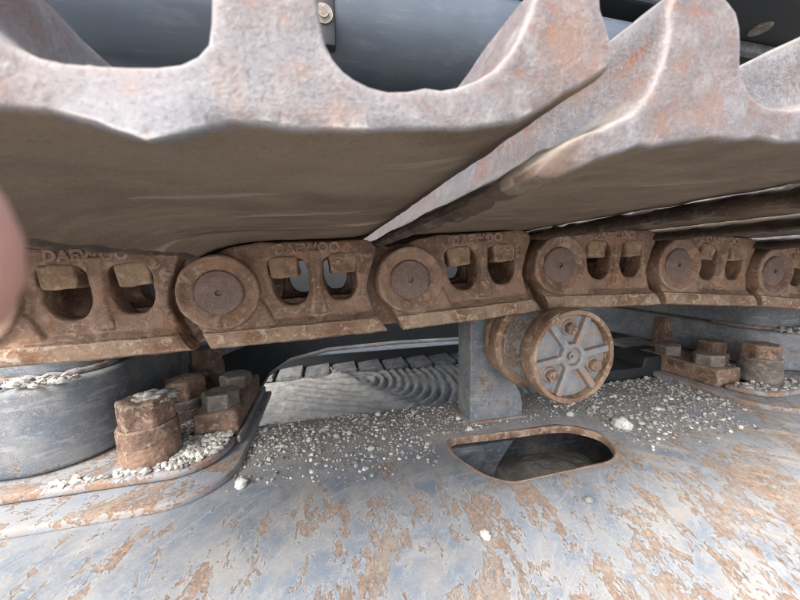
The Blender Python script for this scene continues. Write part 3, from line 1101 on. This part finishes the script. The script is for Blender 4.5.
# ------------------------------------------------------------------ carbody centre behind
cb = empty('carbody', (0.5, 1.0, -0.4))
tag(cb, 'dark grey centre carbody plate with an arched opening behind the track', 'machine body')
arch = [(-1.3, -0.42), (-0.235, -0.42), (-0.205, -0.372), (-0.178, -0.330), (-0.118, -0.292), (0.0, -0.268), (0.22, -0.262), (0.446, -0.266), (0.80, -0.300), (1.05, -0.345), (1.19, -0.392), (1.22, -0.42), (2.9, -0.42), (2.9, 0.30), (-1.3, 0.30)]
ap = outline([arch], 0.018, 0.003)
ap.transform(Matrix.Translation((0, 1.03, 0)))
o = link('arched_plate', ap, cb, M_BLACK, smooth=35)  # near-black colour stands in for shade; the sun reaches this plate
o.location = -Vector(cb.location)
lip = []
N_ = len(arch)
inner = arch[1:12]
lo_ = [(x, z + 0.002) for x, z in inner]
hi_ = [(x, z + 0.010) for x, z in inner]
lp = outline([lo_ + list(reversed(hi_))], 0.012, 0.002)
lp.transform(Matrix.Translation((0, 1.0, 0)))
o = link('arch_flange', lp, cb, M_PAINT, smooth=35)
o.location = -Vector(cb.location)
o = link('belly_plate', box(-0.3, 1.2, 1.05, 2.0, 0.0, 0.03), cb, M_DARK)
o.location = -Vector(cb.location)

# far side track: lower run lying on the soil
far = empty('crawler_track', (0.3, 2.6, GZ))
tag(far, 'far side crawler track lying on the soil, seen through the arched opening', 'crawler track')
foff = Vector(far.location)
fp = [(x * 1.0, z) for x, z in fillet([(0.010, 0.0), (0.186, 0.0), (0.192, 0.018), (0.186, 0.040), (0.012, 0.022), (0.002, 0.012)], 0.004)]
fshoe = outline([fp], 0.30, 0.003)
fshoe.materials.append(M_DARK)
flink = join(box(0.0, 0.212, -0.016, 0.016, 0.024, 0.105, 0.004), lathe([(0, -0.022), (0.038, -0.022), (0.038, 0.022), (0, 0.022)], 'Y', 20))
for v in flink.vertices:
    pass
flink.materials.append(M_BLACK)
for k in range(-8, 14):
    o = link('track_shoe', fshoe, far, loc=Vector((k * 0.208 + 0.02, 2.72, GZ + 0.004)) - foff)
    o = link('track_link', flink, far, loc=Vector((k * 0.208 + 0.02, 2.66, GZ + 0.004)) - foff)
    if k % 2 == 0:
        pass
o = link('frame_beam', box(-1.6, 2.6, 2.58, 3.0, GZ + 0.20, GZ + 0.55, 0.01), far, M_DARK)
o.location = -foff

def block_mesh():
    me = outline([fillet([(0.535, -0.33), (0.765, -0.33), (0.765, -0.207), (0.662, -0.207), (0.657, -0.228), (0.535, -0.228)], 0.005)], 0.040, 0.004)
    me.transform(Matrix.Translation((0, 0.562, 0)))
    return me


bb = link('rubber_block', block_mesh(), None, M_BLACK, smooth=60)
tag(bb, 'black rubber block behind the frame edge right of the roller', 'rubber block')

# ------------------------------------------------------------------ upper structure above the track
upper = empty('upper_structure', (0.5, 1.2, 0.5))
tag(upper, 'grey upper structure with a thick rounded pipe above the track', 'machine body')
uo = Vector(upper.location)
tube = lathe([(0, -1.2), (0.150, -1.2), (0.150, 1.32), (0, 1.32)], 'Y', 96)
tube.transform(Matrix.Rotation(R(-90), 4, 'Z'))
tube.transform(Matrix.Translation((0, 1.0, 0.645)))
link('pipe', tube, upper, M_TUBE, smooth=40).location = -uo
link('belly_plate', box(-1.1, 2.9, 1.16, 3.0, 0.78, 0.80), upper, M_DARK).location = -uo
link('side_skirt', box(-1.1, 2.9, 1.18, 1.24, 0.52, 0.78), upper, M_DARK).location = -uo
o = link('deck_beam', box(-1.1, 2.9, 0.93, 1.16, 0.850, 0.98, 0.01), upper, M_BLACK)
o.location = -uo
clampb = link('pipe_clamp', box(-0.001, 0.050, 0.842, 0.875, 0.530, 0.86, 0.008), upper, M_BLACK, smooth=35)
clampb.location = -uo
cbolt = lathe([(0, -0.008), (0.012, -0.008), (0.012, -0.004), (0.022, -0.003), (0.022, 0.0), (0, 0.0)], 'Y', 24)
link('bolt', cbolt, clampb, M_GREYBOLT, smooth=35, loc=(0.022, 0.8415, 0.597))
# ribbed dark panel at the right with a round inspection plug
o = link('deck_panel', box(1.20, 2.9, 0.74, 1.16, 0.772, 0.82, 0.008), upper, M_BLACK, smooth=35)
o.location = -uo
link('panel_rib', box(1.22, 2.9, 0.90, 0.93, 0.735, 0.770, 0.006), upper, M_DARK, smooth=35).location = -uo
pl = lathe([(0, -0.006), (0.028, -0.006), (0.032, 0.0), (0.032, 0.01), (0, 0.01)], 'Z', 32)
link('round_plug', pl, upper, M_GREYBOLT, smooth=40, loc=Vector((1.4656, 0.85, 0.771)) - uo)

# ------------------------------------------------------------------ loose dirt, gravel and stones
ICO = bmesh.new()
bmesh.ops.create_icosphere(ICO, subdivisions=1, radius=1.0)
ICO_V = [v.co.copy() for v in ICO.verts]
ICO_F = [[v.index for v in f.verts] for f in ICO.faces]
ICO.free()


def stone_verts(r, rnd):
    sx, sy, sz = rnd.uniform(.7, 1.3), rnd.uniform(.7, 1.3), rnd.uniform(.5, .9)
    rot = Matrix.Rotation(rnd.uniform(0, 6.28), 3, 'Z') @ Matrix.Rotation(rnd.uniform(-.4, .4), 3, 'X')
    return [rot @ Vector((v.x * sx * rnd.uniform(.75, 1.2), v.y * sy * rnd.uniform(.75, 1.2), v.z * sz * rnd.uniform(.8, 1.15))) * r for v in ICO_V]


def gravel(name, label, pts, mat=M_STONE):
    rnd = random.Random(len(pts))
    V, F = [], []
    for x, y, z, r in pts:
        b = len(V)
        for q in stone_verts(r, rnd):
            V.append((x + q.x, y + q.y, z + q.z))
        F += [[i + b for i in f] for f in ICO_F]
    me = bpy.data.meshes.new(name)
    me.from_pydata(V, [], F)
    o = link(name, me, mat=mat)
    return tag(o, label, 'gravel', kind='stuff')


rnd = random.Random(3)


def in_slot(x, y):
    return 0.135 < x < 0.405 and 0.290 < y < 0.415


pts = []
while len(pts) < 14000:
    x, y = rnd.uniform(-0.12, 0.95), rnd.uniform(0.30, 0.514)
    if in_slot(x, y) or (x > 0.70 and y > 0.34):
        continue
    band = 0.395 + 0.025 * noise.noise(Vector((x * 7, 0, 2))) - (0.055 if 0.40 < x < 0.62 else 0)
    dens = max(0.0, min(1.0, (y - band + 0.05) / 0.06))
    if x > 0.25:
        dens *= 1.0
    dens *= 0.35 + 0.9 * max(0, noise.noise(Vector((x * 16, y * 16, 5))) + 0.45)
    if rnd.random() > dens:
        continue
    r = 0.0004 + (0.0027 if x > 0.38 or x < 0.14 else 0.0020) * rnd.random() ** 5.5
    if rnd.random() < 0.006:
        r = rnd.uniform(0.003, 0.0052)
    pts.append((x, y, frame_z(y) + r * 0.4, r))
gravel('gravel', 'grey crushed stone scattered over the top of the track frame', pts)

pts = []
while len(pts) < 3000:
    x, y = rnd.uniform(-0.30, -0.135), rnd.uniform(0.392, 0.50)
    if x < -0.245 and y > 0.40 or (x > -0.19 and y > 0.46) or math.hypot(x + 0.2195, y - 0.432) < 0.033:
        continue
    if x > -0.19 and y < 0.448 and math.hypot(x + 0.190, y - 0.448) > 0.057:
        continue
    if rnd.random() > 0.5 + 0.5 * (y - 0.39) / 0.06:
        continue
    r = 0.0005 + 0.0046 * rnd.random() ** 5.5
    pts.append((x, y, -0.2305 + r * 0.4 + 0.004 * max(0, (y - 0.40) / 0.1), r))
gravel('gravel', 'stones and grit around the caked bolt on the left foot plate', pts)

pts = []
while len(pts) < 1900:
    x, y = rnd.uniform(0.715, 0.90), rnd.uniform(0.362, 0.52)
    if x < 0.77 and y > 0.408 or math.hypot(x - 0.800, y - 0.414) < 0.032 or (x < 0.762 and math.hypot(x - 0.762, y - 0.408) > 0.046) or (x > 0.855 and y > 0.40):
        continue
    r = 0.0005 + 0.0042 * rnd.random() ** 8
    pts.append((x, y, -0.2305 + r * 0.4, r))
gravel('gravel', 'stones and grit around the bolts on the right foot plate', pts)

pts = []
for _ in range(900):
    sgn = rnd.random() < 0.5
    x = rnd.uniform(-0.60, -0.285) if sgn else rnd.uniform(0.885, 1.25)
    y = rnd.uniform(0.416, 0.445)
    r = 0.0012 + 0.0042 * rnd.random() ** 2.4
    pts.append((x, y, (-0.127 if sgn else -0.150) + r * 0.4 + rnd.random() * 0.004, r))
gravel('gravel', 'dark grit lying on the ledges of both machine legs', pts)

pts = []
for _ in range(150):
    x = rnd.uniform(-0.058, -0.040) if rnd.random() < 0.7 else rnd.uniform(-0.030, 0.030)
    y = rnd.uniform(0.078, 0.12)
    r = 0.0004 + 0.0013 * rnd.random() ** 2
    pts.append((x, y, 0.0385 + (x + 0.05) * 0.02 + r * 0.4, r))
gravel('gravel', 'crumbs of pale dirt lying between the grousers of the nearest shoe', pts)

# dirt heaped under the slot, on the inner shelf
bm = bmesh.new()
bmesh.ops.create_grid(bm, x_segments=60, y_segments=30, size=0.5)
for v in bm.verts:
    x, y = v.co.x * 0.36 + 0.28, v.co.y * 0.30 * 0.9 + 0.36
    v.co = Vector((x, y, -0.3640 + 0.045 * max(0, 1 - ((x - 0.33) / 0.13) ** 2) * max(0, 1 - ((y - 0.38) / 0.11) ** 2) + 0.008 * noise.noise(Vector((x * 30, y * 30, 0))) + 0.004 * noise.noise(Vector((x * 90, y * 90, 0)))))
hp = link('dirt_heap', bm_mesh(bm), None, M_DUST, smooth=180)
tag(hp, 'heap of grey dirt lying inside the slotted hole', 'dirt', kind='stuff')

# larger single stones
STONES = [((0.4250, 0.365, 0), 0.0125, 'largest pale stone beside the right end of the slotted hole'),
          ((0.1370, 0.2480, 0), 0.0050, 'small pale pebble on blue paint left below the slotted hole'),
          ((0.2640, 0.2590, 0), 0.0040, 'small white chip on blue paint just below the slotted hole'),
          ((0.3790, 0.417, 0), 0.0060, 'pale stone lying under the roller at the hole edge'),
          ((0.0560, 0.500, 0), 0.0048, 'pale stone at the inner edge of the frame top'),
          ((-0.105, 0.372, 0), 0.0070, 'pale stone on the frame beside the left foot plate corner')]
for (x, y, _), r, lab in STONES:
    bm = bmesh.new()
    bmesh.ops.create_icosphere(bm, subdivisions=3, radius=r)
    for v in bm.verts:
        n_ = v.co.normalized()
        v.co *= 1 + 0.35 * noise.noise(n_ * 1.6 + Vector((x * 50, y * 50, 0))) + 0.12 * noise.noise(n_ * 5 + Vector((x * 50, 0, 0)))
        v.co.z *= 0.75
    o = link('stone', bm_mesh(bm), None, M_STONE, smooth=40, loc=(x, y, frame_z(y) + r * 0.5))
    tag(o, lab, 'stone', 'single stones on the frame')

# dirt caked on the left front bolt
bm = bmesh.new()
bmesh.ops.create_icosphere(bm, subdivisions=4, radius=1.0)
for v in bm.verts:
    n_ = v.co.normalized()
    k = 1 + 0.5 * noise.noise(n_ * 2.2) + 0.25 * noise.noise(n_ * 7)
    v.co = Vector((n_.x * 0.021 * k, n_.y * 0.019 * k, n_.z * 0.0075 * k))
dc = link('dirt_clod', bm_mesh(bm), None, simple('pale_dirt', (0.40, 0.385, 0.355), 0.95, 0.35, 160, 0.8), smooth=180, loc=(-0.2140, 0.436, -0.1580))
tag(dc, 'pale clod of dirt caked on top of the left front bolt', 'dirt')
pts = []
for _ in range(260):
    a, q = rnd.uniform(0, 6.28), 0.027 * math.sqrt(rnd.random())
    r = 0.0008 + 0.0026 * rnd.random() ** 2
    pts.append((-0.2195 + q * math.cos(a), 0.432 + q * math.sin(a), -0.1588 + r * .4, r))
gravel('gravel', 'grit lying on the head of the left front bolt', pts)

# ------------------------------------------------------------------ finger of the person holding the camera
def c2w(p):
    return RIGHT * p[0] + DOWN * p[1] + FWD * p[2]


def build_hand():
    J, E_, Rr = [], [], []
    def chain(start, pts):
        prev = start
        for p, r in pts:
            J.append(c2w(p))
            Rr.append(r)
            if prev is not None:
                E_.append((prev, len(J) - 1))
            prev = len(J) - 1
        return prev
    wrist = chain(None, [((-0.205, 0.075, -0.035), 0.026)])
    palm = chain(wrist, [((-0.165, 0.055, -0.026), 0.027)])
    palm2 = chain(palm, [((-0.128, 0.038, -0.016), 0.024)])
    chain(palm2, [((-0.097, 0.014, -0.004), 0.0115), ((-0.072, 0.005, 0.006), 0.0095), ((-0.048, 0.000, 0.013), 0.0085), ((-0.0310, -0.0026, 0.0140), 0.0088), ((-0.0201, -0.0026, 0.0138), 0.0076)])
    chain(palm2, [((-0.098, 0.040, -0.006), 0.0115), ((-0.070, 0.036, -0.004), 0.0095), ((-0.048, 0.036, -0.012), 0.0085), ((-0.036, 0.037, -0.022), 0.0070)])
    chain(palm2, [((-0.101, 0.062, -0.012), 0.0110), ((-0.076, 0.063, -0.012), 0.0092), ((-0.056, 0.064, -0.021), 0.0082), ((-0.046, 0.065, -0.031), 0.0068)])
    chain(palm2, [((-0.110, 0.082, -0.020), 0.0100), ((-0.090, 0.086, -0.021), 0.0082), ((-0.074, 0.088, -0.029), 0.0072), ((-0.066, 0.088, -0.037), 0.0060)])
    chain(palm, [((-0.150, 0.012, -0.034), 0.0135), ((-0.118, -0.010, -0.040), 0.0110), ((-0.090, -0.022, -0.040), 0.0095), ((-0.072, -0.027, -0.038), 0.0080)])
    me = bpy.data.meshes.new('person')
    me.from_pydata(J, E_, [])
    o = bpy.data.objects.new('tmp', me)
    col.objects.link(o)
    md = o.modifiers.new('skin', 'SKIN')
    md.use_smooth_shade = True
    for i, r in enumerate(Rr):
        me.skin_vertices[0].data[i].radius = (r, r)
    me.skin_vertices[0].data[0].use_root = True
    sb = o.modifiers.new('sub', 'SUBSURF')
    sb.levels = sb.render_levels = 2
    out = bpy.data.meshes.new_from_object(o.evaluated_get(bpy.context.evaluated_depsgraph_get()))
    bpy.data.objects.remove(o)
    t = NT('skin')
    a = t.noise(90, 6, 0.6)
    t.b.inputs['Subsurface Weight'].default_value = 0.25
    t.b.inputs['Subsurface Radius'].default_value = (0.006, 0.0025, 0.0015)
    m = t.finish(t.mix(t.ramp(a, 0.35, 0.65), (0.50, 0.27, 0.22), (0.58, 0.34, 0.28)), 0.5, 0, ((a, 0.2, 0.0006),))
    o = link('person', out, None, m, smooth=180)
    tag(o, 'blurred bare fingertip intruding at the left edge, very near the lens', 'person')


build_hand()
